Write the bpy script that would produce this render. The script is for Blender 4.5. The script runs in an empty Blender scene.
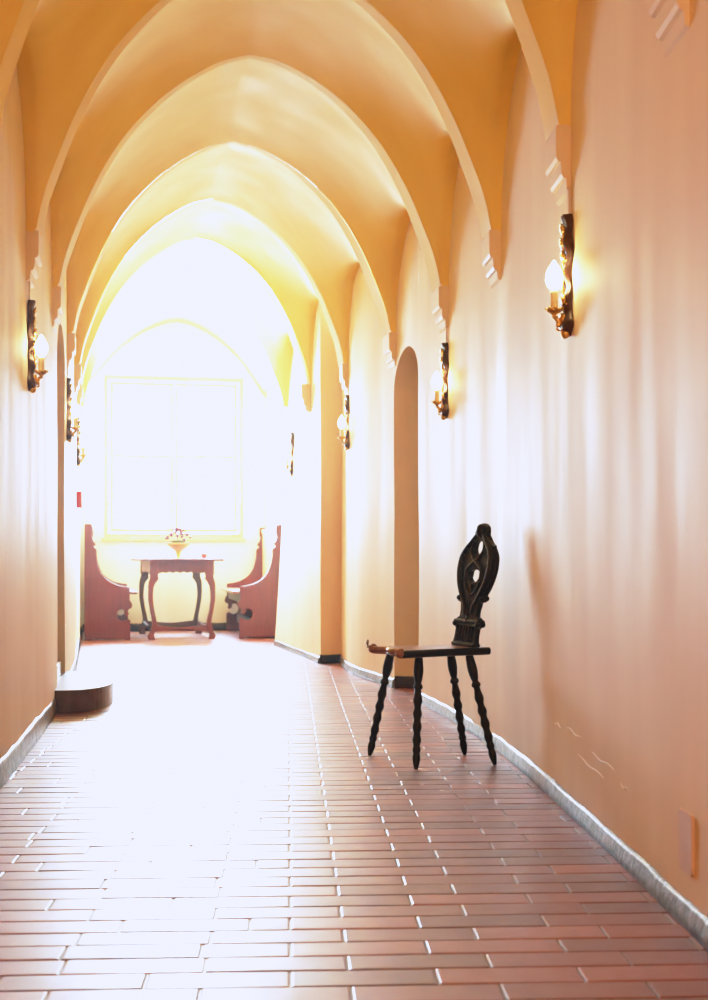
import bpy, bmesh, math, random
from mathutils import Vector, Matrix, noise
random.seed(7)
scene = bpy.context.scene
COL = scene.collection
PI = math.pi
DAY, FILL, SKY, EXPO = 2150, 58, 20.0, 0.16
HAZE, HG = .0012, .86
H = 0.83            # eye height

# ------------------------------------------------------------------ materials
def new_mat(name):
    m = bpy.data.materials.new(name); m.use_nodes = True
    nt = m.node_tree; b = nt.nodes['Principled BSDF']
    return m, nt, b

def ramp(nt, fac, cols):
    r = nt.nodes.new('ShaderNodeValToRGB')
    e = r.color_ramp.elements
    while len(e) < len(cols): e.new(0.5)
    for i, (p, c) in enumerate(cols):
        e[i].position = p; e[i].color = (*c, 1)
    nt.links.new(fac, r.inputs[0]); return r.outputs[0]

def noise_tex(nt, scale, detail=4, stretch=(1, 1, 1), rough=0.55, loc=(0, 0, 0)):
    tc = nt.nodes.new('ShaderNodeNewGeometry')
    mp = nt.nodes.new('ShaderNodeMapping'); mp.inputs['Scale'].default_value = stretch
    mp.inputs['Location'].default_value = loc
    n = nt.nodes.new('ShaderNodeTexNoise'); n.inputs['Scale'].default_value = scale
    n.inputs['Detail'].default_value = detail; n.inputs['Roughness'].default_value = rough
    nt.links.new(tc.outputs['Position'], mp.inputs[0]); nt.links.new(mp.outputs[0], n.inputs['Vector'])
    return n.outputs['Fac']

def bump(nt, b, h, strength, dist):
    n = nt.nodes.new('ShaderNodeBump'); n.inputs['Strength'].default_value = strength
    n.inputs['Distance'].default_value = dist
    nt.links.new(h, n.inputs['Height']); nt.links.new(n.outputs[0], b.inputs['Normal'])

def mix(nt, fac, a, c, mode='MIX'):
    m = nt.nodes.new('ShaderNodeMix'); m.data_type = 'RGBA'; m.blend_type = mode
    if isinstance(fac, (int, float)): m.inputs[0].default_value = fac
    else: nt.links.new(fac, m.inputs[0])
    for i, v in ((6, a), (7, c)):
        if isinstance(v, tuple): m.inputs[i].default_value = (*v, 1)
        else: nt.links.new(v, m.inputs[i])
    return m.outputs[2]

def plaster(name, c1, c2, c3, rough=0.55, spec=0.3, bp=.3):
    m, nt, b = new_mat(name)
    n1 = noise_tex(nt, 1.3, 5, (1, 1, .35))
    n2 = noise_tex(nt, 3.0, 4, (1.4, 1.4, .22), .5, (3, 1, 0))
    c = ramp(nt, n1, [(.32, c1), (.55, c2), (.75, c3)])
    s = ramp(nt, n2, [(.3, (.90, .86, .84)), (.7, (1, 1, 1))])
    c = mix(nt, .8, c, s, 'MULTIPLY')
    nt.links.new(c, b.inputs['Base Color'])
    r = ramp(nt, n2, [(.35, (rough + .08,) * 3), (.65, (rough - .05,) * 3)])
    nt.links.new(r, b.inputs['Roughness'])
    b.inputs['Specular IOR Level'].default_value = spec
    n3 = noise_tex(nt, 7, 5)
    bump(nt, b, n3, bp, .012)
    return m

M = {}
M['wall'] = plaster('wall_plaster', (.84, .68, .48), (.86, .73, .53), (.88, .77, .57), .6, .25, .15)
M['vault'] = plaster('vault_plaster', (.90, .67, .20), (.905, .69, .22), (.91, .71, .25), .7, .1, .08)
M['endwall'] = plaster('end_wall_plaster', (.80, .84, .84), (.82, .86, .86), (.84, .88, .88), .6, .2)

def simple(name, col, rough=.5, metal=0, spec=.5, coat=0, var=0, vscale=20, stretch=(1, 1, 1), bumpd=0):
    m, nt, b = new_mat(name)
    b.inputs['Roughness'].default_value = rough; b.inputs['Metallic'].default_value = metal
    b.inputs['Specular IOR Level'].default_value = spec; b.inputs['Coat Weight'].default_value = coat
    n = noise_tex(nt, vscale, 4, stretch)
    lo = tuple(c * (1 - var) for c in col); hi = tuple(min(1, c * (1 + var)) for c in col)
    nt.links.new(ramp(nt, n, [(.3, lo), (.7, hi)]), b.inputs['Base Color'])
    if bumpd: bump(nt, b, n, .6, bumpd)
    return m
M['darkwood'] = simple('black_stained_wood', (.0035, .002, .002), .38, spec=.2, var=.4, vscale=30, bumpd=.002)
M['seatwood'] = simple('lit_brown_seat_wood', (.22, .085, .045), .28, spec=.6, var=.35, vscale=18, stretch=(1, 6, 1))  # seat brown lightened: light falling on the seat is put into the colour
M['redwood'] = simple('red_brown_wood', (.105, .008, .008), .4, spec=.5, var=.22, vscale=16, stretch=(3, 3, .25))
M['redwood_shade'] = simple('shaded_red_brown_wood', (.04, .006, .006), .45, spec=.5, var=.25, vscale=14, stretch=(3, 3, .3))  # darker copy of redwood for rear and under-seat parts, shade in the colour
M['sconcewood'] = simple('dark_carved_wood', (.045, .012, .006), .38, spec=.4, var=.6, vscale=60, bumpd=.003)
M['gilt'] = simple('old_gilding', (.75, .42, .12), .3, metal=.9, var=.4, vscale=70, bumpd=.002)
M['strap'] = simple('pale_painted_metal', (.75, .60, .40), .5, var=.05)
M['candle'] = simple('ivory_candle_sleeve', (.85, .66, .36), .4, var=.1)
M['skirt'] = simple('rough_stone_skirting', (.10, .09, .10), .42, spec=.4, var=.7, vscale=26, bumpd=.012)
M['skirtdark'] = simple('dark_brown_skirting', (.02, .010, .009), .5, spec=.25, var=.4, vscale=22, bumpd=.004)
M['stone'] = simple('worn_step_stone', (.07, .032, .022), .33, spec=.6, var=.35, vscale=12, bumpd=.006)
M['winframe'] = simple('cream_window_paint', (.80, .68, .16), .45, var=.05)
M['bowl'] = simple('yellow_glazed_ceramic', (.78, .40, .02), .35, spec=.7, var=.08)
M['petal'] = simple('mauve_petals', (.13, .03, .11), .9, spec=.02, var=.3, vscale=40)
M['petalpink'] = simple('rose_pink_petals', (.22, .04, .11), .9, spec=.02, var=.25, vscale=40)
M['petaldark'] = simple('violet_petals', (.07, .02, .10), .9, spec=.02, var=.25, vscale=40)
M['leaf'] = simple('green_leaves', (.08, .10, .03), .9, spec=.02, var=.3, vscale=40)
M['apple'] = simple('red_apple_skin', (.62, .06, .06), .3, spec=.6, var=.3, vscale=30)
M['redbox'] = simple('red_painted_metal', (.65, .02, .04), .4, var=.05)
M['cover'] = simple('painted_metal_cover', (.66, .47, .36), .5, var=.06)
M['crack'] = simple('scratched_white_plaster', (.95, .88, .80), .5, var=.1)
M['doorwood'] = simple('brown_door_wood', (.22, .12, .06), .5, var=.25, vscale=8, stretch=(4, 4, .3))
M['iron'] = simple('black_iron', (.03, .03, .03), .45, metal=.8, var=.2)

def emis(name, col, s):
    m, nt, b = new_mat(name)
    b.inputs['Base Color'].default_value = (*col, 1)
    b.inputs['Emission Color'].default_value = (*col, 1); b.inputs['Emission Strength'].default_value = s
    n = noise_tex(nt, 30, 2)
    nt.links.new(ramp(nt, n, [(.2, col), (.8, tuple(c * .95 for c in col))]), b.inputs['Emission Color'])
    return m
M['bulb'] = emis('lit_candle_bulb', (1, .66, .28), 85)

# glass
m, nt, b = new_mat('window_glass')
nt.nodes.remove(b)
tr = nt.nodes.new('ShaderNodeBsdfTransparent'); gl = nt.nodes.new('ShaderNodeBsdfGlossy'); gl.inputs['Roughness'].default_value = .03
mx = nt.nodes.new('ShaderNodeMixShader'); mx.inputs[0].default_value = .06
nt.links.new(tr.outputs[0], mx.inputs[1]); nt.links.new(gl.outputs[0], mx.inputs[2])
nt.links.new(mx.outputs[0], nt.nodes['Material Output'].inputs[0]); M['glass'] = m

# floor bricks
m, nt, b = new_mat('glazed_brick_paving')
at = nt.nodes.new('ShaderNodeAttribute'); at.attribute_name = 'tone'
c = ramp(nt, at.outputs['Fac'], [(0, (.15, .036, .030)), (.35, (.22, .048, .036)), (.7, (.27, .062, .044)), (1, (.36, .088, .044))])
n = noise_tex(nt, 9, 5)
c = mix(nt, .6, c, ramp(nt, n, [(.3, (.7, .66, .66)), (.7, (1, 1, 1))]), 'MULTIPLY')
nt.links.new(c, b.inputs['Base Color'])
n2 = noise_tex(nt, 14, 5)
nt.links.new(ramp(nt, n2, [(.3, (.34,) * 3), (.7, (.46,) * 3)]), b.inputs['Roughness'])
b.inputs['Specular IOR Level'].default_value = .75; b.inputs['IOR'].default_value = 1.9; b.inputs['Specular Tint'].default_value = (.68, .76, 1, 1); b.inputs['Coat Weight'].default_value = .25; b.inputs['Coat Roughness'].default_value = .35; b.inputs['Coat IOR'].default_value = 1.6; b.inputs['Coat Tint'].default_value = (.97, .97, 1, 1)
n3 = noise_tex(nt, 11, 3)
bump(nt, b, n3, .25, .004)
M['brick'] = m
M['mortar'] = simple('dark_mortar', (.10, .055, .05), .42, spec=1, var=.3)

# ------------------------------------------------------------------ mesh helpers
class MB:
    def __init__(s): s.v = []; s.f = []; s.sm = []
    def add(s, vs, fs, smooth=False, mat=None):
        o = len(s.v)
        for p in vs:
            p = Vector(p)
            s.v.append(mat @ p if mat else p)
        for f in fs: s.f.append([i + o for i in f]); s.sm.append(smooth)
        return s
    def box(s, x0, x1, y0, y1, z0, z1, bev=0, mat=None):
        if bev:
            bm = bmesh.new(); bmesh.ops.create_cube(bm, size=1)
            for v in bm.verts:
                v.co = Vector(((x0 + x1) / 2 + v.co.x * (x1 - x0), (y0 + y1) / 2 + v.co.y * (y1 - y0), (z0 + z1) / 2 + v.co.z * (z1 - z0)))
            bmesh.ops.bevel(bm, geom=bm.edges[:] + bm.verts[:], offset=bev, segments=2, profile=.6, affect='EDGES')
            bm.verts.index_update()
            s.add([v.co.copy() for v in bm.verts], [[v.index for v in f.verts] for f in bm.faces], False, mat); bm.free()
            return s
        vs = [(x, y, z) for z in (z0, z1) for y in (y0, y1) for x in (x0, x1)]
        return s.add(vs, [(0, 2, 3, 1), (4, 5, 7, 6), (0, 1, 5, 4), (2, 6, 7, 3), (0, 4, 6, 2), (1, 3, 7, 5)], False, mat)
    def grid(s, rows, smooth=True, closed=False, mat=None):
        n = len(rows[0]); vs = [p for r in rows for p in r]; fs = []
        for i in range(len(rows) - 1):
            for j in range(n if closed else n - 1):
                k = (j + 1) % n
                fs.append((i * n + j, i * n + k, (i + 1) * n + k, (i + 1) * n + j))
        return s.add(vs, fs, smooth, mat)
    def lathe(s, prof, seg=20, mat=None):
        rows = [[(r * math.cos(2 * PI * j / seg), r * math.sin(2 * PI * j / seg), z) for j in range(seg)] for r, z in prof]
        s.grid(rows, True, True, mat)
        n = len(rows)
        s.add(rows[0], [tuple(range(seg))[::-1]], False, mat); s.add(rows[-1], [tuple(range(seg))], False, mat)
        return s
    def tube(s, pts, rad, seg=10, mat=None, caps=True):
        pts = [Vector(p) for p in pts]; rows = []
        if not isinstance(rad, (list, tuple)): rad = [rad] * len(pts)
        up = Vector((0, 0, 1))
        for i, p in enumerate(pts):
            t = (pts[min(i + 1, len(pts) - 1)] - pts[max(i - 1, 0)]).normalized()
            a = t.cross(up)
            if a.length < .05: a = t.cross(Vector((1, 0, 0)))
            a.normalize(); b_ = t.cross(a).normalized(); up = b_ if abs(t.dot(up)) > .9 else up
            rows.append([p + (a * math.cos(2 * PI * j / seg) + b_ * math.sin(2 * PI * j / seg)) * rad[i] for j in range(seg)])
        s.grid(rows, True, True, mat)
        if caps:
            s.add(rows[0], [tuple(range(seg))], False, mat); s.add(rows[-1], [tuple(range(seg))[::-1]], False, mat)
        return s
    def sphere(s, c, r, seg=14, rings=9, sc=(1, 1, 1), mat=None):
        rows = []
        for i in range(rings + 1):
            a = PI * i / rings; q = max(math.sin(a), .001)
            rows.append([(c[0] + r * sc[0] * q * math.cos(2 * PI * j / seg), c[1] + r * sc[1] * q * math.sin(2 * PI * j / seg), c[2] - r * sc[2] * math.cos(a)) for j in range(seg)])
        return s.grid(rows, True, True, mat)
    def prism(s, loops, to3, t0, t1, bev=0.0, mat=None):
        """2-D outline (first loop) with holes -> slab between t0 and t1; to3(a,b,t) maps to 3-D."""
        bm = bmesh.new(); edges = []
        for lp in loops:
            vs = [bm.verts.new((a, b_, 0)) for a, b_ in lp]
            edges += [bm.edges.new((vs[i], vs[(i + 1) % len(vs)])) for i in range(len(vs))]
        bmesh.ops.triangle_fill(bm, use_beauty=True, edges=edges, use_dissolve=False)
        fs0 = bm.faces[:]
        for f in fs0:
            if f.normal.z < 0: f.normal_flip()
        r = bmesh.ops.extrude_face_region(bm, geom=fs0)
        for g in r['geom']:
            if isinstance(g, bmesh.types.BMVert): g.co.z = 1
        bmesh.ops.recalc_face_normals(bm, faces=bm.faces[:])
        if bev:
            for v in bm.verts: v.co.z = t0 if v.co.z < .5 else t1
            es = [e for e in bm.edges if len(e.link_faces) == 2 and e.link_faces[0].normal.angle(e.link_faces[1].normal, 0) > .9 and abs(e.verts[0].co.z - e.verts[1].co.z) < 1e-6]
            bmesh.ops.bevel(bm, geom=es, offset=bev, segments=2, profile=.5, affect='EDGES', clamp_overlap=True)
            bm.verts.index_update()
            s.add([to3(v.co.x, v.co.y, v.co.z) for v in bm.verts], [[v.index for v in f.verts] for f in bm.faces], False, mat)
        else:
            bm.verts.index_update()
            s.add([to3(v.co.x, v.co.y, t0 + (t1 - t0) * v.co.z) for v in bm.verts], [[v.index for v in f.verts] for f in bm.faces], False, mat)
        bm.free(); return s
    def build(s, name, mat, parent=None, recalc=True, loc=None):
        me = bpy.data.meshes.new(name); me.from_pydata([tuple(v) for v in s.v], [], s.f)
        me.polygons.foreach_set('use_smooth', s.sm); me.materials.append(mat)
        if recalc:
            bm = bmesh.new(); bm.from_mesh(me); bmesh.ops.recalc_face_normals(bm, faces=bm.faces[:]); bm.to_mesh(me); bm.free()
        me.update()
        o = bpy.data.objects.new(name, me); COL.objects.link(o)
        if parent: o.parent = parent
        if loc: o.location = loc
        return o

def thing(name, label, cat, loc=(0, 0, 0), rz=0, group=None):
    o = bpy.data.objects.new(name, None); COL.objects.link(o); o.empty_display_size = .1
    o.location = loc; o.rotation_euler = (0, 0, rz); o['label'] = label; o['category'] = cat
    if group: o['group'] = group
    return o
def tag(o, label, cat, group=None):
    o['label'] = label; o['category'] = cat
    if group: o['group'] = group
    return o
def struct(o, label=None, cat=None):
    o['kind'] = 'structure'
    if label: o['label'] = label
    if cat: o['category'] = cat
    return o
def dup_tree(root):
    r = root.copy(); COL.objects.link(r)
    for ch in list(root.children):
        c_ = ch.copy(); COL.objects.link(c_); c_.parent = r
        for g in ch.children:
            d = g.copy(); COL.objects.link(d); d.parent = c_
    return r

def curve(pts):
    """smooth monotone interpolation through (t, v) points"""
    n = len(pts); d = [(pts[i + 1][1] - pts[i][1]) / (pts[i + 1][0] - pts[i][0]) for i in range(n - 1)]
    m_ = [d[0]] + [(0 if d[i - 1] * d[i] <= 0 else 2 * d[i - 1] * d[i] / (d[i - 1] + d[i])) for i in range(1, n - 1)] + [d[-1]]
    def f(t):
        if t <= pts[0][0]: return pts[0][1] + d[0] * (t - pts[0][0])
        if t >= pts[-1][0]: return pts[-1][1] + d[-1] * (t - pts[-1][0])
        i = max(k for k in range(n - 1) if pts[k][0] <= t)
        h = pts[i + 1][0] - pts[i][0]; s = (t - pts[i][0]) / h
        return ((2 * s**3 - 3 * s**2 + 1) * pts[i][1] + (s**3 - 2 * s**2 + s) * h * m_[i] + (-2 * s**3 + 3 * s**2) * pts[i + 1][1] + (s**3 - s**2) * h * m_[i + 1])
    return f

# ------------------------------------------------------------------ plan of the corridor
OX, OY, ANG = -1.71, 12.95, .19           # end bay frame
ex = Vector((math.cos(ANG), math.sin(ANG), 0)); ey = Vector((-math.sin(ANG), math.cos(ANG), 0))
def L2W(x, y, z=0): return Vector((OX, OY, 0)) + ex * x + ey * y + Vector((0, 0, z))
YB = -2.4
cl = L2W(-1.02, 1.5); cr = L2W(1.02, 1.5)
XL = curve([(YB, -.80), (0, -.90), (2.7, -1.06), (4.0, -1.20), (4.75, -1.29), (5.62, -1.405), (6.74, -1.565), (7.1, -1.62), (7.85, -1.745), (8.17, -1.80), (9.5, -2.04), (10.5, -2.24), (12.1, -2.56), (cl.y, cl.x)])
XR = curve([(YB, .85), (0, .80), (2.7, .755), (4.2, .70), (5.55, .625), (6.2, .55), (6.9, .455), (7.4, .375), (8.1, .265), (9.3, -.025), (10.12, -.10)])
DR = (7.42, 8.15, 2.08, .22)   # right door niche: y0,y1,top,springing drop
DL = (7.08, 7.86, 2.16, .24)
def arch_z(y, D):
    y0, y1, top, dr = D; u = abs((y - (y0 + y1) / 2) / ((y1 - y0) / 2))
    return top - dr * (1 - math.sqrt(max(0, 1 - u * u)))

def ysamples(a, b, step=.08, D=None):
    ys = []; y = a
    while y < b - 1e-6: ys.append(y); y += step
    ys.append(b)
    if D:
        ys = [y for y in ys if not (D[0] - .03 < y < D[1] + .03)]
        ys += [(D[0] + D[1]) / 2 - (D[1] - D[0]) / 2 * math.cos(PI * k / 24) for k in range(25)]
        ys += [D[0] - .0001, D[1] + .0001]
    return sorted(ys)
WT = 3.7
def wob(x, y, z): return .010 * noise.noise(Vector((x * 1.1, y * 1.1, z * .9))) + .0015 * noise.noise(Vector((x * 4, y * 4, z * 1.5)))
def wall_mesh(cols, sgn):
    """cols: (x, y, zbot, lean)  -> grid"""
    rows = []
    for x, y, zb, ln in cols:
        r = []
        for k in range(37):
            z = zb + (WT - zb) * k / 36
            r.append((x + ln * z + sgn * wob(x, y, z), y, z))
        rows.append(r)
    return rows

def reveal(mb, X, D, out, zfloor):
    """jambs and soffit of an arched niche; out = outward x sign"""
    n = 24; prof = []
    y0, y1 = D[0], D[1]
    for q in range(20): prof.append((y0, zfloor + (D[2] - D[3] - zfloor) * q / 20))
    for k in range(n + 1):
        y = (y0 + y1) / 2 - (y1 - y0) / 2 * math.cos(PI * k / n)
        prof.append((y, arch_z(y, D)))
    for q in range(1, 21): prof.append((y1, (D[2] - D[3]) - (D[2] - D[3] - zfloor) * q / 20))
    rows = []
    for d in (0, .012, .2, .42, .60):
        inset = .012 if d > 0 else 0
        rows.append([(X(y) + out * d + (out * wob(X(y), y, z) if d == 0 else 0), y, z) for y, z in prof])
    mb.grid(rows, True)

# right wall -------------------------------------------------
mb = MB()
ys = ysamples(YB, 10.12, .08, DR)
cols = [(XR(y), y, 0, 0) for y in ys if y <= DR[0]]
mb.grid(wall_mesh(cols, 1))
mb.grid(wall_mesh([(XR(y), y, arch_z(y, DR), 0) for y in ys if DR[0] <= y <= DR[1]], 1))
mb.grid(wall_mesh([(XR(y), y, 0, 0) for y in ys if y >= DR[1]], 1))
pier = [(XR(10.12), 10.12, 0, 0), (-.18, 10.08, 0, 0), (-.257, 10.035, 0, 0)]
mb.grid(wall_mesh(pier, 1), False)
mb.grid(wall_mesh([(-.257, 10.035, 0, 0), (-.263, 10.05, 0, 0)], 1), False)
pr = []
for k in range(25):
    t = k / 24; pr.append((-.263 + (-.735 + .263) * t, 10.05 + 2.03 * t, 0, .055 * t))
mb.grid(wall_mesh(pr, 1))
w0 = L2W(1.02, -.92)
mb.grid(wall_mesh([(-.735, 12.08, 0, .055), (w0.x, 12.12, 0, 0), (w0.x, w0.y, 0, 0)], 1), False)
mb.grid(wall_mesh([(w0.x + (cr.x + .05 * ey.x - w0.x) * t / 10, w0.y + (cr.y + .05 - w0.y) * t / 10, 0, 0) for t in range(11)], 1))
reveal(mb, XR, DR, 1, 0)
wr = struct(mb.build('wall_right', M['wall'], recalc=False))
# left wall --------------------------------------------------
mb = MB()
ys = ysamples(YB, cl.y + .05, .08, DL)
mb.grid(wall_mesh([(XL(y), y, 0, 0) for y in ys if y <= DL[0]], -1))
mb.grid(wall_mesh([(XL(y), y, arch_z(y, DL), 0) for y in ys if DL[0] <= y <= DL[1]], -1))
mb.grid(wall_mesh([(XL(y), y, 0, 0) for y in ys if y >= DL[1]], -1))
reveal(mb, XL, DL, -1, 0)
struct(mb.build('wall_left', M['wall'], recalc=False))
# doors at the back of the niches
def door(name, X, D, out, z0):
    prof = [(D[0] - .02, z0)] + [(D[0] - .02, D[2] - D[3])] + [((D[0] + D[1]) / 2 - ((D[1] - D[0]) / 2 + .02) * math.cos(PI * k / 16), arch_z((D[0] + D[1]) / 2 - (D[1] - D[0]) / 2 * math.cos(PI * k / 16), D) + .02) for k in range(1, 16)] + [(D[1] + .02, D[2] - D[3]), (D[1] + .02, z0)]
    xm = X((D[0] + D[1]) / 2) + out * .56
    sl = (X(D[1]) - X(D[0])) / (D[1] - D[0]); ym = (D[0] + D[1]) / 2
    mb = MB().prism([prof], lambda a, b, t: (xm + sl * (a - ym) + t, a, b), 0, out * .05)
    o = struct(mb.build(name, M['doorwood']))
    h = MB().tube([(xm - out * .005, D[0] + .12, 1.03), (xm - out * .05, D[0] + .12, 1.03), (xm - out * .055, D[0] + .22, 1.03)], .009)
    h.build('door_handle', M['iron'], o)
door('door_1', XR, DR, 1, 0); door('door_2', XL, DL, -1, .2)

# far wall with the window ------------------------------------
WX0, WX1, WZ0, WZ1 = -.765, .765, 1.03, 2.815
mb = MB()
def fw(a, b, t): return L2W(a, t, b)
rc = [(-1.1, 0), (1.1, 0), (1.1, WT), (-1.1, WT)]
mb.prism([rc, [(WX0, WZ0), (WX1, WZ0), (WX1, WZ1), (WX0, WZ1)]], fw, 1.5, 1.85)
struct(mb.build('wall_far', M['endwall']))
# window ------------------------------------------------------
wn = bpy.data.objects.new('window_1', None); COL.objects.link(wn); wn['kind'] = 'structure'
wn.location = L2W(0, 1.5, WZ0); wn.rotation_euler = (0, 0, ANG)
WW, WH = WX1 - WX0, WZ1 - WZ0
fr = MB(); T = .05
for a0, a1, b0, b1 in ((-WW / 2, WW / 2, 0, T), (-WW / 2, WW / 2, WH - T, WH), (-WW / 2, -WW / 2 + T, T, WH - T), (WW / 2 - T, WW / 2, T, WH - T)):
    fr.box(a0, a1, -.025, .06, b0, b1, .004)
fr.build('window_frame', M['winframe'], wn)
hw = WW / 2 - T - .012
for i, (a0, a1) in enumerate(((-hw, -.004), (.004, hw))):
    sh = MB(); t = .043; zb, zt = T + .012, WH - T - .012; zm = WH / 2 + .01
    sh.box(a0, a0 + t, .0, .045, zb, zt, .004); sh.box(a1 - t, a1, .0, .045, zb, zt, .004)
    sh.box(a0 + t, a1 - t, .0, .045, zb, zb + t, .004); sh.box(a0 + t, a1 - t, .0, .045, zt - t, zt, .004)
    sh.box(a0 + t, a1 - t, .006, .04, zm - .022, zm + .022, .004)
    so = sh.build('window_sash', M['winframe'], wn)
    for z0, z1 in ((zb + t - .005, zm - .017), (zm + .017, zt - t + .005)):
        MB().box(a0 + t - .005, a1 - t + .005, .02, .024, z0, z1).build('window_pane', M['glass'], so)
hd = MB().box(-.012, .012, -.014, -.002, .80, .90, .003).tube([(0, -.014, .85), (0, -.045, .85), (0, -.05, .78)], .007)
hd.build('window_handle', M['winframe'], wn)
sl = MB().box(-WW / 2 - .03, WW / 2 + .03, -.045, .0, -.035, -.002, .006)
sl.build('window_sill', M['winframe'], wn)

# ceiling -----------------------------------------------------
Pf = curve([(0, 1), (.13, .978), (.27, .925), (.42, .845), (.55, .75), (.68, .625), (.82, .43), (.92, .235), (.97, .12), (1, 0)])
AR = [YB, -1.1, .2, 1.55, 2.9, 4.2, 5.55, 6.7, 8.1, 9.4, 10.55, 12.1, 14.85]
ZS, RISE = 2.215, 1.195
def vlim(y, k):
    if k <= 8: return XL(y), XR(y)
    if k == 9: t = (y - 9.4) / 1.15; return XL(y), XR(9.4) + (-.34 - XR(9.4)) * t + .02
    if k == 10: t = (y - 10.55) / 1.55; return XL(y), -.34 + (-.62 + .34) * t
    t = (y - 12.1) / 2.75; return XL(y) - .02, w0.x + .05 + (cr.x - w0.x) * t
mb = MB()
NU, NT = 72, 36
for k in range(len(AR) - 1):
    y0, y1 = AR[k], AR[k + 1]
    # each bay: a flat rib soffit first, then the groined web rising and falling to the next rib
    segs = [[(-1, q / 4) for q in range(5)], [(q, None) for q in [-math.cos(PI * j / NT) for j in range(NT + 1)]]]
    for seg in segs:
        rows = []
        for tau, so_ in seg:
            row = []
            for i in range(NU + 1):
                s_ = -math.cos(PI * i / NU) * .55 + (2 * i / NU - 1) * .45
                a, b_ = vlim((y0 + y1) / 2, k); ins = .055
                u = min(1, abs(s_) / (1 - ins / ((b_ - a) / 2)))
                P = max(0, Pf(u)) if u < 1 else 0
                sw = (.05 + .17 * (1 - P) ** .8) / ((y1 - y0) / 2)      # soffit width in half-bay units
                if so_ is not None: t = -1 + sw * so_; Q = 0
                else:
                    t = -1 + sw + (tau + 1) / 2 * (2 - sw)
                    Q = .52 * (1 - .52 * P) * math.sqrt(max(0, 1 - tau * tau))
                y = (y0 + y1) / 2 + (y1 - y0) / 2 * t
                a, b_ = vlim(y, k)
                x = (a + b_) / 2 + s_ * ((b_ - a) / 2 + .02)
                z = ZS + RISE * math.sqrt(P * P + Q * Q)
                row.append((x, y, z + .006 * noise.noise(Vector((x * 1.2, y * 1.2, 0)))))
            rows.append(row)
        mb.grid(rows)
struct(mb.build('ceiling', M['vault'], recalc=False))

# corbels under the ribs --------------------------------------
cprof = [(a_ * .68 if a_ > 0 else a_, b_) for a_, b_ in [(-.03, ZS + .008), (.068, ZS + .008), (.072, ZS - .004), (.07, ZS - .095), (.062, ZS - .108), (.047, ZS - .112), (.045, ZS - .150), (.036, ZS - .162), (.022, ZS - .166), (.018, ZS - .20), (-.03, ZS - .225)]]
ti = 1
for y in AR[3:11]:
    for X, sg in ((XL, 1), (XR, -1)):
        if y > 10 and X is XR:
            px, tx = -.263 - .2325 * (y - 10.05), -.2325
        else:
            px, tx = X(y), (X(y + .05) - X(y - .05)) / .1
        tg = Vector((tx, 1, 0)).normalized(); nr = Vector((tg.y, -tg.x, 0)) * sg
        if nr.x * sg < 0: nr = -nr
        base = Vector((px, y, 0))
        mb = MB().prism([cprof], lambda a, b, t: base + nr * a + tg * t + Vector((0, 0, b)), 0, .18)
        struct(mb.build('trim_%d' % ti, M['wall'])); ti += 1

# floor -------------------------------------------------------
fa = .05; fx = Vector((math.cos(fa), math.sin(fa), 0)); fy = Vector((-math.sin(fa), math.cos(fa), 0))
BL, BW, J = .288, .0955, .004
verts, faces, tones = [], [], []
def lim(y):
    xr = XR(y) if y < 10.1 else -.1 - .0 * y
    if y > 12: xr = -.4
    return XL(min(y, 14.2)) - .12, xr + .12
def brick(a0, a1, r):
    cy = YB - .2 + r * BW
    w = fx * ((a0 + a1) / 2) + fy * cy
    l, rr = lim(w.y)
    if w.x + (a1 - a0) / 2 < l or w.x - (a1 - a0) / 2 > rr: return
    if w.y > 14.75: return
    tone = random.random(); dz = random.uniform(-.0007, .0007); tx_, ty_ = random.uniform(-.004, .004), random.uniform(-.011, .011)
    o = len(verts)
    for inset, z in ((0, -.006), (.001, -.0010), (.004, 0)):
        for sa, sb in ((-1, -1), (1, -1), (1, 1), (-1, 1)):
            la = sa * ((a1 - a0 - J) / 2 - inset); lb = sb * ((BW - J) / 2 - inset)
            p = w + fx * la + fy * lb
            verts.append((p.x, p.y, z + (dz + tx_ * la + ty_ * lb) * 1))
    faces.append((o + 8, o + 9, o + 10, o + 11))
    for q in (0, 4):
        for i in range(4):
            j = (i + 1) % 4; faces.append((o + q + i, o + q + j, o + q + 4 + j, o + q + 4 + i))
    tones.extend([tone] * 9)
nrow = int((14.9 - YB) / BW) + 4
for r in range(nrow):
    # drift of the joint column that runs along the corridor
    bx = .003 + (.116 if r % 2 else 0)
    a = bx
    while a < 1.9: brick(a, a + BL, r); a += BL
    st = bx - ((r * .333) % 1.0) * BL
    if bx - st > .06 and r % 2 == 0: brick(st, bx, r)
    else: st = bx
    a = st
    while a > -3.2: brick(a - BL, a, r); a -= BL
me = bpy.data.meshes.new('floor'); me.from_pydata(verts, [], faces); me.materials.append(M['brick']); me.materials.append(M['mortar'])
at = me.attributes.new('tone', 'FLOAT', 'FACE'); at.data.foreach_set('value', tones)
bm = bmesh.new(); bm.from_mesh(me)
vs = [bm.verts.new(p) for p in ((-3.4, YB, -.0028), (1.6, YB, -.0028), (1.6, 15, -.0028), (-3.4, 15, -.0028))]
f = bm.faces.new(vs); f.material_index = 1; bm.to_mesh(me); bm.free()
fl = bpy.data.objects.new('floor', me); COL.objects.link(fl); struct(fl)

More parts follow.
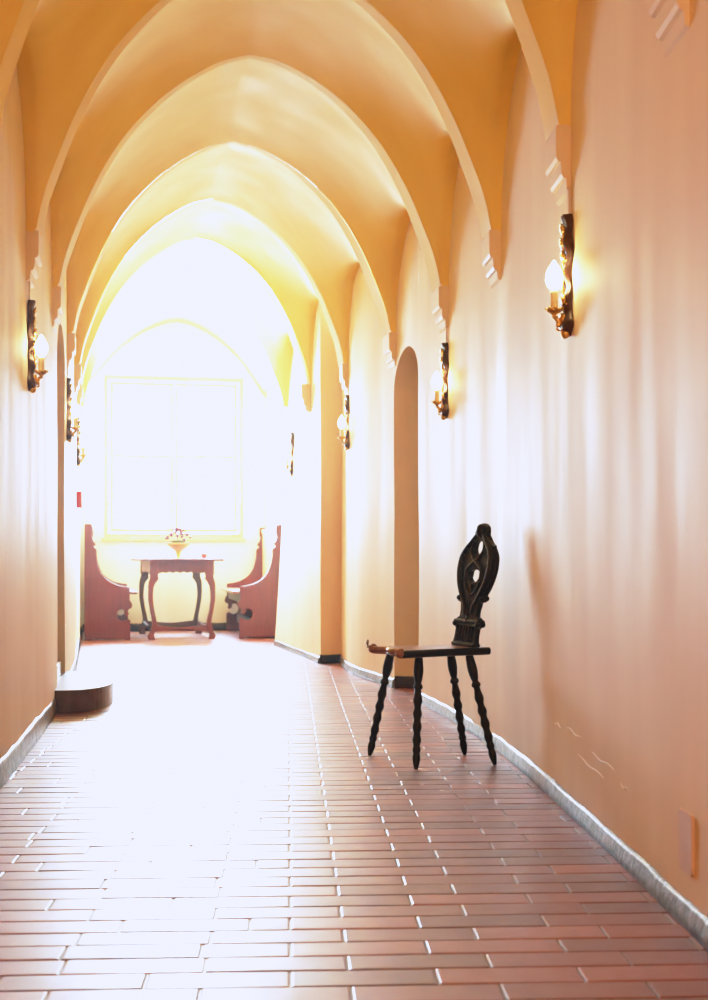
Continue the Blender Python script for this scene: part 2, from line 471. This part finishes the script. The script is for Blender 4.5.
# skirtings ---------------------------------------------------
def skirting(name, pts, h, th, mat, sgn):
    """pts along the wall, sgn = side of the corridor relative to the direction of travel"""
    rows = []
    for i, p in enumerate(pts):
        p = Vector((*p, 0)); a = Vector((*pts[max(i - 1, 0)], 0)); c_ = Vector((*pts[min(i + 1, len(pts) - 1)], 0))
        t = (c_ - a).normalized(); n_ = Vector((-t.y, t.x, 0)) * sgn
        q = noise.noise(Vector((p.x * 5, p.y * 5, 0))); q2 = noise.noise(Vector((p.x * 17, p.y * 17, 3)))
        hh = h * (1 + .10 * q + .06 * q2); tt = th * (1 + .35 * q2)
        rows.append([p - n_ * .02, p + n_ * (tt + .004), p + n_ * (tt + .002) + Vector((0, 0, hh * .35)), p + n_ * (tt - .002) + Vector((0, 0, hh * .8)), p + n_ * (tt - .006) + Vector((0, 0, hh)), p - n_ * .02 + Vector((0, 0, hh + .003))])
    mb = MB().grid(rows, True)
    mb.add(rows[0], [tuple(range(6))]); mb.add(rows[-1], [tuple(range(6))])
    return struct(mb.build(name, mat))
def yr(a, b, st=.05): n_ = max(2, int((b - a) / st)); return [a + (b - a) * i / n_ for i in range(n_ + 1)]
skirting('baseboard_right', [(XR(y), y) for y in yr(YB, DR[0])], .056, .010, M['skirt'], 1)
skirting('baseboard_right', [(XR(y), y) for y in yr(DR[1], 10.1)] , .06, .014, M['skirt'], 1)
skirting('baseboard_right', [(XR(DR[1]) + .55 - .05 * i, DR[1] + .0) for i in range(12)], .075, .014, M['skirtdark'], -1 if False else 1)
skirting('baseboard_right', [(-.10, 10.12), (-.18, 10.08), (-.255, 10.035)], .065, .014, M['skirtdark'], 1)
skirting('baseboard_right', [(-.263 + (-.735 + .263) * t / 20, 10.05 + 2.03 * t / 20) for t in range(21)], .05, .012, M['skirt'], 1)
skirting('baseboard_right', [(w0.x + (cr.x - w0.x) * t / 20, w0.y + (cr.y - w0.y) * t / 20) for t in range(21)], .07, .012, M['skirtdark'], 1)
skirting('baseboard_left', [(XL(y), y) for y in yr(YB, DL[0])], .085, .012, M['skirt'], -1)
skirting('baseboard_left', [(XL(y), y) for y in yr(DL[1], cl.y)], .07, .012, M['skirtdark'], -1)
skirting('baseboard_far', [tuple(L2W(-1.0 + 2.0 * i / 20, 1.5).xy) for i in range(21)], .085, .014, M['skirtdark'], -1)

# stone step + threshold at the left door ----------------------
yc = 7.42
def stp(a, b, t): return (a, b, t)
out = []
N = 28
for k in range(N + 1):
    th = -PI / 2 + PI * k / N; y = yc + .57 * math.sin(th)
    out.append((XL(y) - .0 + .30 * math.cos(th) ** .8 if abs(math.cos(th)) > 1e-3 else XL(y), y))
out += [(XL(yc + .57) - .05, yc + .57), (XL(yc) - .05, yc), (XL(yc - .57) - .05, yc - .57)]
so = MB().prism([out], stp, 0, .122, .012).build('door_step', M['stone'])
tag(so, 'low rounded dark stone step at foot of the left wall doorway', 'step')
th_ = [(XL(DL[0]) - .02, DL[0] + .002), (XL(DL[1]) - .02, DL[1] - .002), (XL(DL[1]) - .56, DL[1] - .002), (XL(DL[0]) - .56, DL[0] + .002)]
struct(MB().prism([th_], stp, 0, .2, .01).build('trim_%d' % ti, M['stone'])); ti += 1

# cover plate, scratches on the right wall --------------------
def on_wall(y, X, sg, off=0):
    tx = (X(y + .04) - X(y - .04)) / .08; tg = Vector((tx, 1, 0)).normalized(); nr = Vector((tg.y, -tg.x, 0))
    if nr.x * sg < 0: nr = -nr
    return Vector((X(y), y, 0)) + nr * off, tg, nr
p, tg, nr = on_wall(2.93, XR, -1)
mb = MB(); rr = []
for cx_, cz, a0 in ((.040, .055, 0), (-.040, .055, 1), (-.040, -.055, 2), (.040, -.055, 3)):
    for k in range(6):
        a = (a0 + k / 5) * PI / 2; rr.append((cx_ + .012 * math.cos(a), cz + .012 * math.sin(a)))
mb.prism([rr], lambda a, b, t: p + tg * a + nr * t + Vector((0, 0, .185 + b)), -.004, .0035, .0012)
tag(mb.build('cover_plate', M['cover']), 'small plastered-over rectangular cover plate low on the right wall', 'cover plate')

mb = MB(); random.seed(3)
def sliver(y, z, L, dz, w_):
    a, tg, nr = on_wall(y, XR, -1, .0)
    pts = []
    for k in range(9):
        u = k / 8; q = a + tg * (L * u) + nr * (.001 + abs(wob(a.x, y, z)) * 0); pts.append((q.x + wob(q.x, q.y, z) - .0005, q.y, z + dz * u + .004 * math.sin(u * 9 + y * 5)))
    mb.tube(pts, [w_ * (.3 + .7 * math.sin(PI * k / 8)) for k in range(9)], 5)
for y, z, L, dz, w_ in ((3.75, .190, .35, .012, .0022), (3.62, .235, .28, .004, .0016), (4.05, .262, .22, .008, .0026), (4.35, .255, .12, .004, .003), (3.45, .205, .10, .0, .002)): sliver(y, z, L, dz, w_)
struct(mb.build('trim_%d' % ti, M['crack'])); ti += 1
# ------------------------------------------------------------------ sconces
def make_sconce():
    t = thing('wall_sconce', '', 'wall lamp', group='carved candle sconces under the vault ribs')
    # back plate, carved: x out of wall, y along, z up
    rows = []; n = 40
    for i in range(n + 1):
        s = i / n; z = .39 * s
        w = .034 + .010 * math.sin(s * 21) + .010 * math.sin(s * 9 + 1) ; w *= (math.sin(min(1, s / .10) * PI / 2)) * (1 if s < .93 else 1 - .35 * (s - .93) / .07)
        w = max(w, .004)
        d = .018 + .007 * math.sin(s * 26 + .5) + .008 * math.exp(-((s - .12) / .08) ** 2)
        d *= .35 + .65 * math.sin(min(1, s / .08) * PI / 2)
        r = []
        for k in range(13):
            a = PI * k / 12
            r.append((-.004 + (d + .004 + .004 * math.cos(a * 6)) * math.sin(a) ** .6, -w * math.cos(a), z))
        rows.append(r)
    mb = MB().grid(rows, True)
    mb.add([tuple(p) for p in rows[-1]], [tuple(range(13))]); mb.add(rows[0], [tuple(range(13))])
    mb.build('backplate', M['sconcewood'], t)
    g = MB()      # gilded carving, leaves and scrolls
    for z, r_, y in ((.055, .016, 0), (.115, .012, .012), (.165, .010, -.012), (.205, .013, 0), (.255, .012, .010), (.30, .010, -.008), (.345, .012, 0)):
        g.sphere((.022, y, z), r_, 10, 7, (.75, 1.2, 1.1))
        pts = [(.020 + .008 * math.sin(k * .5), y + (.006 + .018 * k / 8) * math.cos(k * .65), z + .016 * math.sin(k * .65)) for k in range(9)]
        g.tube(pts, [.005 - .0004 * k for k in range(9)], 6)
    MB().sphere((.014, 0, .008), .017, 12, 8, (.9, 1, 1)).build('finial', M['gilt'], t)
    g.tube([(.019, 0, .05), (.022, .004, .12), (.020, -.004, .2), (.020, .004, .28), (.020, 0, .35)], .004, 6)
    g.build('gilded_carving', M['gilt'], t)
    a = MB(); pts = []
    for k in range(15):
        s = k / 14; pts.append((.015 + .035 * s + .0 * s, .0, .055 - .022 * math.sin(PI * s) + .018 * s))
    a.tube(pts, [.009 - .002 * math.sin(PI * k / 14) for k in range(15)], 10)
    a.tube([(.03 + .012 * math.cos(q), 0, .030 + .012 * math.sin(q)) for q in [k * .5 for k in range(13)]], .0045, 8)
    a.sphere((.036, 0, .036), .009)
    a.build('arm', M['gilt'], t)
    C = Matrix.Translation((.050, 0, 0))
    cu = MB().lathe([(.004, .055), (.009, .060), (.007, .066), (.012, .071), (.024, .078), (.027, .086), (.024, .087), (.014, .082), (.012, .090)], 20, C)
    for k in range(8):
        q = k * PI / 4; cu.sphere((.050 + .026 * math.cos(q), .026 * math.sin(q), .087), .005, 8, 5)
    cu.build('candle_cup', M['gilt'], t)
    MB().lathe([(.0125, .083), (.0125, .135), (.0135, .140), (.012, .148), (.006, .150)], 18, C).build('candle_sleeve', M['candle'], t)
    MB().lathe([(.006, .149), (.014, .154), (.023, .165), (.0275, .180), (.0265, .198), (.020, .215), (.011, .230), (.002, .244)], 18, C).build('bulb', M['bulb'], t)
    MB().box(-.004, .004, -.006, .006, .385, .475, .001).sphere((.0, 0, .475), .009, 10, 6, (.5, 1, 1)).build('hanging_strap', M['strap'], t)
    return t
proto = make_sconce()
first = [True]
def place_sconce(p, nr, z, label):
    o = proto if first[0] else dup_tree(proto); first[0] = False
    o.location = (p.x, p.y, z); o.rotation_euler = (0, 0, math.atan2(nr.y, nr.x)); o['label'] = label
SC = [(4.2, XR, -1, 'carved gilt candle sconce on right wall, largest and nearest the viewer'),
      (6.72, XR, -1, 'carved gilt candle sconce on right wall, between chair and arched doorway'),
      (9.38, XR, -1, 'carved gilt candle sconce on right wall, past the arched doorway, before the pier'),
      (5.6, XL, 1, 'carved gilt candle sconce on left wall, nearest the viewer, before the left doorway'),
      (8.05, XL, 1, 'carved gilt candle sconce on left wall, just past the left doorway'),
      (10.25, XL, 1, 'small carved candle sconce on left wall, low above the red wall box')]
for y, X, sg, lb in SC:
    p, tg, nr = on_wall(y, X, sg, .0)
    p = p + nr * (.004)
    place_sconce(p, nr, 1.60 if y == 9.38 else 1.54, lb)
nr = Vector((-1, -.2, 0)).normalized(); yy = 11.55; q = (yy - 10.05) / 2.03
place_sconce(Vector((-.263 - .472 * q + .055 * q * 1.7 + .0, yy, 0)), nr, 1.54, 'faint pale candle sconce on the far side of the right pier, near the window')

p, tg, nr = on_wall(10.15, XL, 1)
rb = MB()
rb.prism([[(-.045, -.065), (.045, -.065), (.045, .065), (-.045, .065)]], lambda a, b, t: p + tg * a + nr * t + Vector((0, 0, 1.27 + b)), 0, .045, .008)
tag(rb.build('alarm_box', M['redbox']), 'small red box fixed to left wall beneath the far sconce', 'alarm box')

# ------------------------------------------------------------------ carved chair
ch = thing('carved_chair', 'dark carved wooden chair with pierced backrest beside the right wall', 'chair', (.305, 5.25, 0))
def CL(x, y, z): return (x - .305, y - 5.25, z)
SZ = .462
N1 = Vector((.176, 5.03, 0)); N2 = Vector((.545, 5.235, 0)); F2 = Vector((.462, 5.425, 0)); F1 = Vector((.075, 5.30, 0))
# seat outline with a carved, scrolled front edge
def lerp(a, b, t): return a + (b - a) * t
axd = ((N2 + F2) / 2 - (N1 + F1) / 2).normalized()
pd = Vector((-axd.y, axd.x, 0))
o2 = []
o2.append(N1 + axd * .0)
for k in range(1, 12):            # near side, gentle waist
    t = k / 12; o2.append(lerp(N1, N2, t) + pd * .010 * math.sin(PI * t))
o2.append(N2 - axd * .012); o2.append(N2 + pd * .014 - axd * 0)
for k in range(1, 6):
    t = k / 6; o2.append(lerp(N2 + pd * .014, F2 - pd * .014, t) + axd * .008 * math.sin(PI * t))
o2.append(F2 - pd * .014); o2.append(F2 - axd * .012)
for k in range(1, 12):
    t = k / 12; o2.append(lerp(F2, F1, t) - pd * .010 * math.sin(PI * t))
o2.append(F1)
for k in range(1, 24):            # front edge: serpentine
    t = k / 24; o2.append(lerp(F1, N1, t) + axd * (.022 * math.sin(PI * t) - .014 * math.cos(4 * PI * t) + .014))
sb = MB().prism([[(v.x, v.y) for v in o2]], lambda a, b, t: CL(a, b, t), SZ - .030, SZ, .006)
seat = sb.build('seat', M['seatwood'], ch)
ap = MB()
i1, i2, i3, i4 = N1 + axd * .03 + pd * .008, N2 - axd * .012 + pd * .008, F2 - axd * .012 - pd * .008, F1 + axd * .03 - pd * .008
for a, b_ in ((i1, i2), (i4, i3)):
    d = (b_ - a).normalized(); n_ = Vector((-d.y, d.x, 0)); L = (b_ - a).length
    prof = [(0, -.028), (0, -.045)] + [(L * k / 16, -.047 - .004 * math.sin(k * 1.2)) for k in range(1, 16)] + [(L, -.045), (L, -.002 - .026)]
    ap.prism([prof], lambda u, v, t: CL(*(a + d * u + n_ * t).xy, SZ + v), -.011, .011, .002)
del ap
edge = MB()
pts = [CL(*(lerp(N1, N2, t) + pd * (.010 * math.sin(PI * t) + .003)).xy, SZ - .014) for t in [k / 12 for k in range(13)]]
edge.tube(pts, .0155, 10)
edge.build('seat_edge', M['darkwood'], ch)
sc_ = MB()
for P0 in (N1, F1):
    cc = CL(P0.x, P0.y, SZ - .012)
    sc_.sphere(cc, .017, 12, 8, (1, 1, .9))
    sc_.tube([(cc[0] + (.022 - .0013 * k) * math.cos(k * .55) * axd.x, cc[1] + (.022 - .0013 * k) * math.cos(k * .55) * axd.y, cc[2] + (.022 - .0013 * k) * math.sin(k * .55)) for k in range(13)], [.006 - .0002 * k for k in range(13)], 8)
cc = CL(*(F1 - axd * .012 + pd * .012).xy, SZ - .005)
sc_.tube([cc, (cc[0] - .006, cc[1], cc[2] + .018), (cc[0] - .002, cc[1], cc[2] + .032)], [.010, .008, .003], 8)
mid = (N1 + F1) / 2 + axd * .02
sc_.tube([CL(*(lerp(F1, N1, t) + axd * (.022 * math.sin(PI * t) - .014 * math.cos(4 * PI * t) + .012)).xy, SZ - .012) for t in [k / 24 for k in range(1, 24)]], .013, 8)
sc_.build('seat_scroll', M['seatwood'], ch)
# turned legs
lp = curve([(0, .0135), (.06, .0165), (.14, .0185), (.22, .0145), (.255, .011), (.27, .0175), (.29, .0175), (.305, .0115), (.36, .0145), (.40, .0175), (.46, .0125), (.52, .0175), (.57, .0125), (.63, .0172), (.69, .0122), (.745, .0168), (.80, .0125), (.825, .0155), (.84, .0155), (.855, .012), (.90, .0150), (.95, .012), (1, .0065)])
def leg(top, foot):
    top = Vector(top); foot = Vector(foot)
    pts, rad = [], []
    for k in range(73):
        s = k / 72; pts.append(CL(*lerp(top, foot, s))); rad.append(max(.005, lp(s)) * 1.08)
    MB().tube(pts, rad, 14).build('leg', M['darkwood'], ch)
ZT = SZ - .026
leg((.150, 5.315, ZT), (.0645, 5.406, 0.0)); leg((.2575, 5.155, ZT), (.241, 5.056, 0.0))
leg((.397, 5.355, ZT), (.463, 5.433, 0.0)); leg((.462, 5.235, ZT), (.56, 5.165, 0.0))
# backrest
half = [(0, .098), (.045, .088), (.075, .088), (.085, .102), (.105, .104), (.118, .092), (.126, .070), (.15, .070), (.18, .078), (.186, .104), (.198, .114), (.214, .104), (.226, .106), (.25, .114), (.285, .128), (.32, .136), (.355, .136), (.385, .128), (.402, .116), (.414, .116), (.420, .098), (.436, .068), (.450, .050), (.475, .050), (.492, .040), (.503, .018), (.507, 0)]
ol = [(w, z) for z, w in half] + [(-w, z) for z, w in half[-2::-1]]
def tear(cz, w, hh, flip=1, n=14):
    r = []
    for k in range(n):
        a = 2 * PI * k / n; r.append((w * math.sin(a) * (1 + .25 * math.cos(a) * -flip), cz + hh * math.cos(a)))
    return r
bc = (N2 + F2) / 2 - axd * .055; lean = .18
# keep the crest plane perpendicular to the seat axis
def BK(a, b_, t):
    q = bc + pd * a + axd * (t + lean * b_)
    return CL(q.x, q.y, SZ - .004 + b_)
holes = [tear(.408, .044, .028), tear(.290, .046, .027, -1)]
bb = MB().prism([ol] + holes, BK, -.011, .011, .003)
back = bb.build('backrest', M['darkwood'], ch)
cv = MB()
for sgn in (-1, 1):
    for face in (-.011, .011):
        # two entwined creatures: bodies rise from the waist, bow outwards and meet under the crest
        pts = [(sgn * x, z) for x, z in ((.03, .13), (.035, .165), (.06, .195), (.085, .225), (.112, .27), (.125, .32), (.122, .36), (.10, .395), (.065, .425), (.04, .45), (.0, .475))]
        f1 = curve([(i, p_[0]) for i, p_ in enumerate(pts)]); f2 = curve([(i, p_[1]) for i, p_ in enumerate(pts)])
        P = [BK(f1(i / 4), f2(i / 4), face) for i in range(41)]
        cv.tube(P, [.006 + .009 * math.sin(PI * i / 40) for i in range(41)], 8)
        pts = [(sgn * x, z) for x, z in ((.0, .21), (.04, .235), (.062, .27), (.062, .31), (.034, .335), (.0, .35), (-.03, .37), (-.05, .40), (-.04, .435))]
        f3 = curve([(i, p_[0]) for i, p_ in enumerate(pts)]); f4 = curve([(i, p_[1]) for i, p_ in enumerate(pts)])
        cv.tube([BK(f3(i / 4), f4(i / 4), face) for i in range(33)], [.005 + .006 * math.sin(PI * i / 32) for i in range(33)], 8)
        for k in range(7):   # feather ticks
            i = 12 + k * 3; a0, z0 = f1(i / 4), f2(i / 4)
            cv.tube([BK(a0, z0, face * 1.5), BK(a0 - sgn * .028, z0 - .022, face * 1.3)], [.005, .002], 6)
        cc = BK(sgn * .095, .095, face); cv.sphere(cc, .013, 10, 7)
        cv.sphere(BK(sgn * .098, .200, face), .011, 10, 7)
        for k in range(3): cv.tube([BK(sgn * (.012 + .024 * k), .025, face), BK(sgn * (.010 + .028 * k), .088, face)], [.004, .009], 6)
for face in (-.010, .010):
    cv.sphere(BK(0, .475, face), .028, 14, 9, (.8, 1, 1.05))
    cv.tube([BK(0, .10, face), BK(0, .19, face)], [.012, .007], 8)
    cv.tube([BK(-.10, .105, face), BK(.10, .105, face)], .009, 8)
    cv.tube([BK(-.092, .012, face), BK(.092, .012, face)], .008, 8)
    cv.tube([BK(0, .20, face), BK(0, .255, face)], [.008, .012], 8)
cv.build('carving', M['darkwood'], back)

# ------------------------------------------------------------------ table in the end bay
TZ = .805
tb = thing('side_table', 'small red-brown baroque table with shaped legs below the window', 'table', L2W(-.005, 0), ANG + .065)
tt = MB().box(-.408, .408, -.10, 1.08, TZ - .024, TZ, .006)
tt.build('tabletop', M['redwood'], tb)
def apron_prof(L, h):
    n = 40; top = [(L, 0), (-L, 0)]
    low = []
    for k in range(n + 1):
        u = -1 + 2 * k / n; low.append((u * L, -h + .030 * (abs(u) > .9) * 0 + .006 * math.sin(u * 26) * (1 - u * u) - .02 * u * u * u * u))
    return low + top
ap = MB()
W2, D2 = .285, .97
zt = TZ - .024
ap.prism([apron_prof(.29, .115)], lambda a, b, t: (a, t, zt + b), -.012, .012, .003)
ap.build('apron', M['redwood'], tb)
MB().prism([apron_prof(.29, .115)], lambda a, b, t: (a, t, zt + b), D2 - .012, D2 + .012, .003).build('apron', M['redwood_shade'], tb)
for sx in (-1, 1):
    MB().prism([apron_prof(.48, .115)], lambda a, b, t: (sx * .298 + t, a + D2 / 2, zt + b), -.012, .012, .003).build('apron', M['redwood'], tb)
# S-shaped leg: offset from straight line and width, in z
lo = curve([(0, .020), (.04, .030), (.09, .006), (.14, -.012), (.20, -.004), (.30, .018), (.42, .034), (.52, .030), (.58, .010), (.60, -.004), (.64, -.004), (.767, -.004)])
lw = curve([(0, .036), (.03, .040), (.07, .030), (.10, .034), (.13, .040), (.16, .028), (.28, .025), (.44, .028), (.53, .034), (.57, .044), (.60, .052), (.63, .046), (.66, .054), (.767, .054)])
for sy in (0, D2):
    for sx in (-1, 1):
        mb = MB(); rows = []
        for k in range(61):
            z = (TZ - .024) * k / 60; cx_ = sx * (.279 + lo(z) * .9 - .0); w = lw(z) / 2 * 1.65; cy_ = sy
            rows.append([(cx_ + a * w, cy_ + b_ * .024, z) for a, b_ in ((-1, -1), (-.6, -1.15), (.6, -1.15), (1, -1), (1, 1), (.6, 1.15), (-.6, 1.15), (-1, 1))])
        mb.grid(rows, False, True); mb.add(rows[0], [tuple(range(8))]); mb.add(rows[-1], [tuple(range(8))])
        mb.build('leg', M['redwood'] if sy == 0 else M['redwood_shade'], tb)
stz = .112
def sprof(L):
    n = 30; up = [(-L + 2 * L * k / n, .030 + .010 * math.cos(2 * PI * k / n) * 1 - .012) for k in range(n + 1)]
    dn = [(L - 2 * L * k / n, -.026 + .012 * math.cos(2 * PI * k / n) * -1 + .004) for k in range(n + 1)]
    return up + dn
for sy, mm in ((0, 'redwood'), (D2, 'redwood_shade')):
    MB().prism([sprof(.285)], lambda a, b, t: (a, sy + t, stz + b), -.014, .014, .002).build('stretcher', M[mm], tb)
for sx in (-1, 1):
    MB().prism([sprof(.46)], lambda a, b, t: (sx * .29 + t, a + D2 / 2, stz + b), -.014, .014, .002).build('stretcher', M['redwood_shade'], tb)

# footed bowl with flowers
bw = thing('footed_bowl', 'yellow ceramic footed bowl holding mauve flowers on the table', 'bowl', L2W(-.02, .33, TZ), ANG)
MB().lathe([(.046, 0), (.048, .006), (.036, .014), (.022, .026), (.019, .045), (.028, .058), (.024, .064), (.034, .078), (.070, .102), (.104, .132), (.120, .152), (.121, .158), (.115, .158), (.098, .138), (.06, .112), (.01, .098)], 36).build('bowl', M['bowl'], bw)
fg = thing('flower_arrangement', 'loose bunch of mauve and violet blossoms filling the yellow bowl', 'flowers', L2W(-.02, .33, TZ + .13), ANG)
random.seed(5)
MB().sphere((0, 0, .042), .082, 16, 8, (1, 1, .2)).build('foliage', M['leaf'], fg)
for k in range(26):
    a = k * 2.4; r_ = .135 * math.sqrt((k + .5) / 26); z = .050 + .105 * (1 - (r_ / .135) ** 2) + random.uniform(-.012, .016)
    c0 = Vector((r_ * math.cos(a), r_ * math.sin(a), z)); fm = MB()
    for q in range(6):
        b_ = q * PI / 3 + random.random(); rad = .026
        T_ = Matrix.Translation(c0) @ Matrix.Rotation(b_, 4, 'Z') @ Matrix.Rotation(-.95, 4, 'Y') @ Matrix.Translation((rad * .6, 0, 0))
        fm.sphere((0, 0, 0), rad * .62, 8, 6, (1, .8, .45), T_)
    fm.sphere(c0 + Vector((0, 0, .004)), .007, 8, 5)
    fm.tube([c0, (c0.x * .5, c0.y * .5, .034)], .0015, 5)
    fm.build('blossom', M[random.choice(['petal', 'petalpink', 'petaldark', 'petal', 'petalpink'])], fg)
apl = thing('red_apple', 'small round red apple on the table right of the bowl', 'fruit', L2W(.235, .25, TZ), 0)
MB().lathe([(.004, .001), (.014, .0), (.026, .010), (.031, .028), (.028, .044), (.017, .055), (.008, .054), (.002, .048)], 22).build('skin', M['apple'], apl)
MB().tube([(0, 0, .048), (.002, 0, .060), (.006, 0, .068)], .0018, 6).build('stem', M['doorwood'], apl)

# ------------------------------------------------------------------ benches
def bench_outline():
    s = 1 / 180 * .445; k_ = 1.137 / 460
    raw = [(138, 675), (138, 215), (142, 211), (164, 211), (169, 217), (169, 245), (165, 258), (168, 272), (172, 280), (178, 283), (178, 292), (171, 297), (172, 303), (181, 308), (184, 318), (183, 330), (185, 350), (190, 375), (199, 400), (213, 421), (232, 438), (258, 452), (285, 459), (315, 463),
           (316, 500), (315, 515), (322, 525), (326, 537), (322, 548), (312, 552), (308, 561), (313, 570), (307, 578), (297, 574), (292, 566), (293, 558), (286, 552), (275, 554), (267, 562), (263, 574), (266, 588), (276, 598), (289, 601), (300, 595), (308, 590), (318, 598), (318, 675), (300, 675), (296, 668), (170, 668), (164, 675)]
    return [((x - 138) * s, (675 - y) * k_) for x, y in raw]
BO = bench_outline()
def bench(label, side):
    # side -1: left bench faces +x ; +1: right bench faces -x
    b0 = thing('settle_bench', label, 'bench', L2W(-.955 if side < 0 else 1.012, 0), ANG, 'high-sided settles flanking the table')
    for yy in (0.0, 1.40):
        MB().prism([BO], lambda a, b, t: (-side * a, yy + t, b), -.018, .018, .004).build('side_panel', M['redwood'], b0)
    st = MB().box(min(-side * .03, -side * .515), max(-side * .03, -side * .515), .019, 1.381, .452, .478, .006)
    st.box(min(-side * .455, -side * .515), max(-side * .455, -side * .515), -.06, .02, .452, .478, .006)
    st.build('seat', M['seatwood'] if side > 0 else M['redwood'], b0)
    bk = MB()
    for k in range(7):
        y0 = .02 + k * 1.36 / 7
        bk.box(min(-side * .02, -side * .045), max(-side * .02, -side * .045), y0 + .003, y0 + 1.36 / 7 - .003, .478, 1.08, .004)
    bk.box(min(-side * .012, -side * .055), max(-side * .012, -side * .055), .02, 1.38, 1.075, 1.125, .006)
    bk.build('backrest', M['benchback'], b0)
    MB().box(min(-side * .40, -side * .425), max(-side * .40, -side * .425), .02, 1.38, .36, .452, .004).build('seat_rail', M['redwood_shade'], b0)
    MB().box(min(-side * .30, -side * .33), max(-side * .30, -side * .33), .02, 1.38, .10, .19, .004).build('stretcher', M['redwood_shade'], b0)
M['benchback'] = simple('lit_brown_boards', (.55, .28, .10), .35, var=.2, vscale=12, stretch=(3, 3, .3))  # bench boards coloured paler, the window light on them is painted in
bench('red-brown wooden settle with high curved side, left of the table', -1)
bench('red-brown wooden settle with high curved side, right of the table', 1)

# ------------------------------------------------------------------ light
bk = MB().box(-1.4, 1.4, YB - .1, YB + .03, 0, WT); struct(bk.build('wall_back', M['wall']))
fd = bpy.data.lights.new('fill', 'AREA'); fd.shape = 'RECTANGLE'; fd.size = 1.3; fd.size_y = 1.6
fd.energy = FILL; fd.color = (1.0, .60, .36)
fo = bpy.data.objects.new('fill', fd); COL.objects.link(fo); fo.location = (0, YB + .3, 1.9); fo.rotation_euler = (PI / 2 - .0, 0, 0)
ld = bpy.data.lights.new('daylight', 'AREA'); ld.shape = 'RECTANGLE'; ld.size = 2.2; ld.size_y = 2.6
ld.energy = DAY; ld.color = (.66, .84, 1.0)
lo_ = bpy.data.objects.new('daylight', ld); COL.objects.link(lo_)
lo_.location = L2W(0, 2.05, 1.95)
lo_.rotation_euler = (Matrix.Rotation(ANG, 3, 'Z') @ Matrix.Rotation(-PI / 2, 3, 'X')).to_euler()
w = bpy.data.worlds.new('World'); scene.world = w; w.use_nodes = True
bg = w.node_tree.nodes['Background']; bg.inputs[0].default_value = (.90, .95, 1, 1); bg.inputs[1].default_value = SKY

# thin scattering volume, added to imitate bloom around the window
hm = bpy.data.materials.new('bloom_haze'); hm.use_nodes = True; nt = hm.node_tree
nt.nodes.remove(nt.nodes['Principled BSDF'])
vs_ = nt.nodes.new('ShaderNodeVolumeScatter'); vs_.inputs['Density'].default_value = HAZE; vs_.inputs['Anisotropy'].default_value = HG
vs_.inputs['Color'].default_value = (.97, .98, 1, 1)
nt.links.new(vs_.outputs[0], nt.nodes['Material Output'].inputs['Volume'])
hz = MB().box(-3.4, 1.6, YB - .1, 14.95, -.05, 3.9).build('haze', hm); hz['kind'] = 'stuff'
tag(hz, 'added thin haze volume imitating bloom around the bright window', 'haze')
# ------------------------------------------------------------------ camera
cd = bpy.data.cameras.new('camera'); cam = bpy.data.objects.new('camera', cd); COL.objects.link(cam)
cam.location = (0, 0, H); cam.rotation_euler = (PI / 2, 0, 0)
cd.sensor_fit = 'VERTICAL'; cd.sensor_height = 24; cd.lens = 24 * 1300 / 1000; cd.shift_y = .056
cd.clip_start = .02
cd.dof.use_dof = True; cd.dof.focus_distance = 5.3; cd.dof.aperture_fstop = 3.6
scene.camera = cam
cy = scene.cycles
cy.use_denoising = True; cy.max_bounces = 14; cy.diffuse_bounces = 10; cy.glossy_bounces = 5
cy.sample_clamp_indirect = 12; cy.caustics_reflective = False; cy.caustics_refractive = False
scene.view_settings.view_transform = 'Standard'; scene.view_settings.look = 'None'
scene.view_settings.exposure = EXPO; scene.view_settings.gamma = 1.07
# film-like shoulder: highlights settle at a soft lavender white
vs_ = scene.view_settings; vs_.use_curve_mapping = True; cm = vs_.curve_mapping
cm.extend = 'HORIZONTAL'; cm.use_clip = False
for c_, top in zip(cm.curves[:3], (.775, .80, .90)):
    c_.points[0].location = (0, 0); c_.points[1].location = (1.35, top)
    for p_ in ((.25, .25), (.6, .57 if top < .88 else .59), (.95, top - .07)): c_.points.new(*p_)
cm.update()
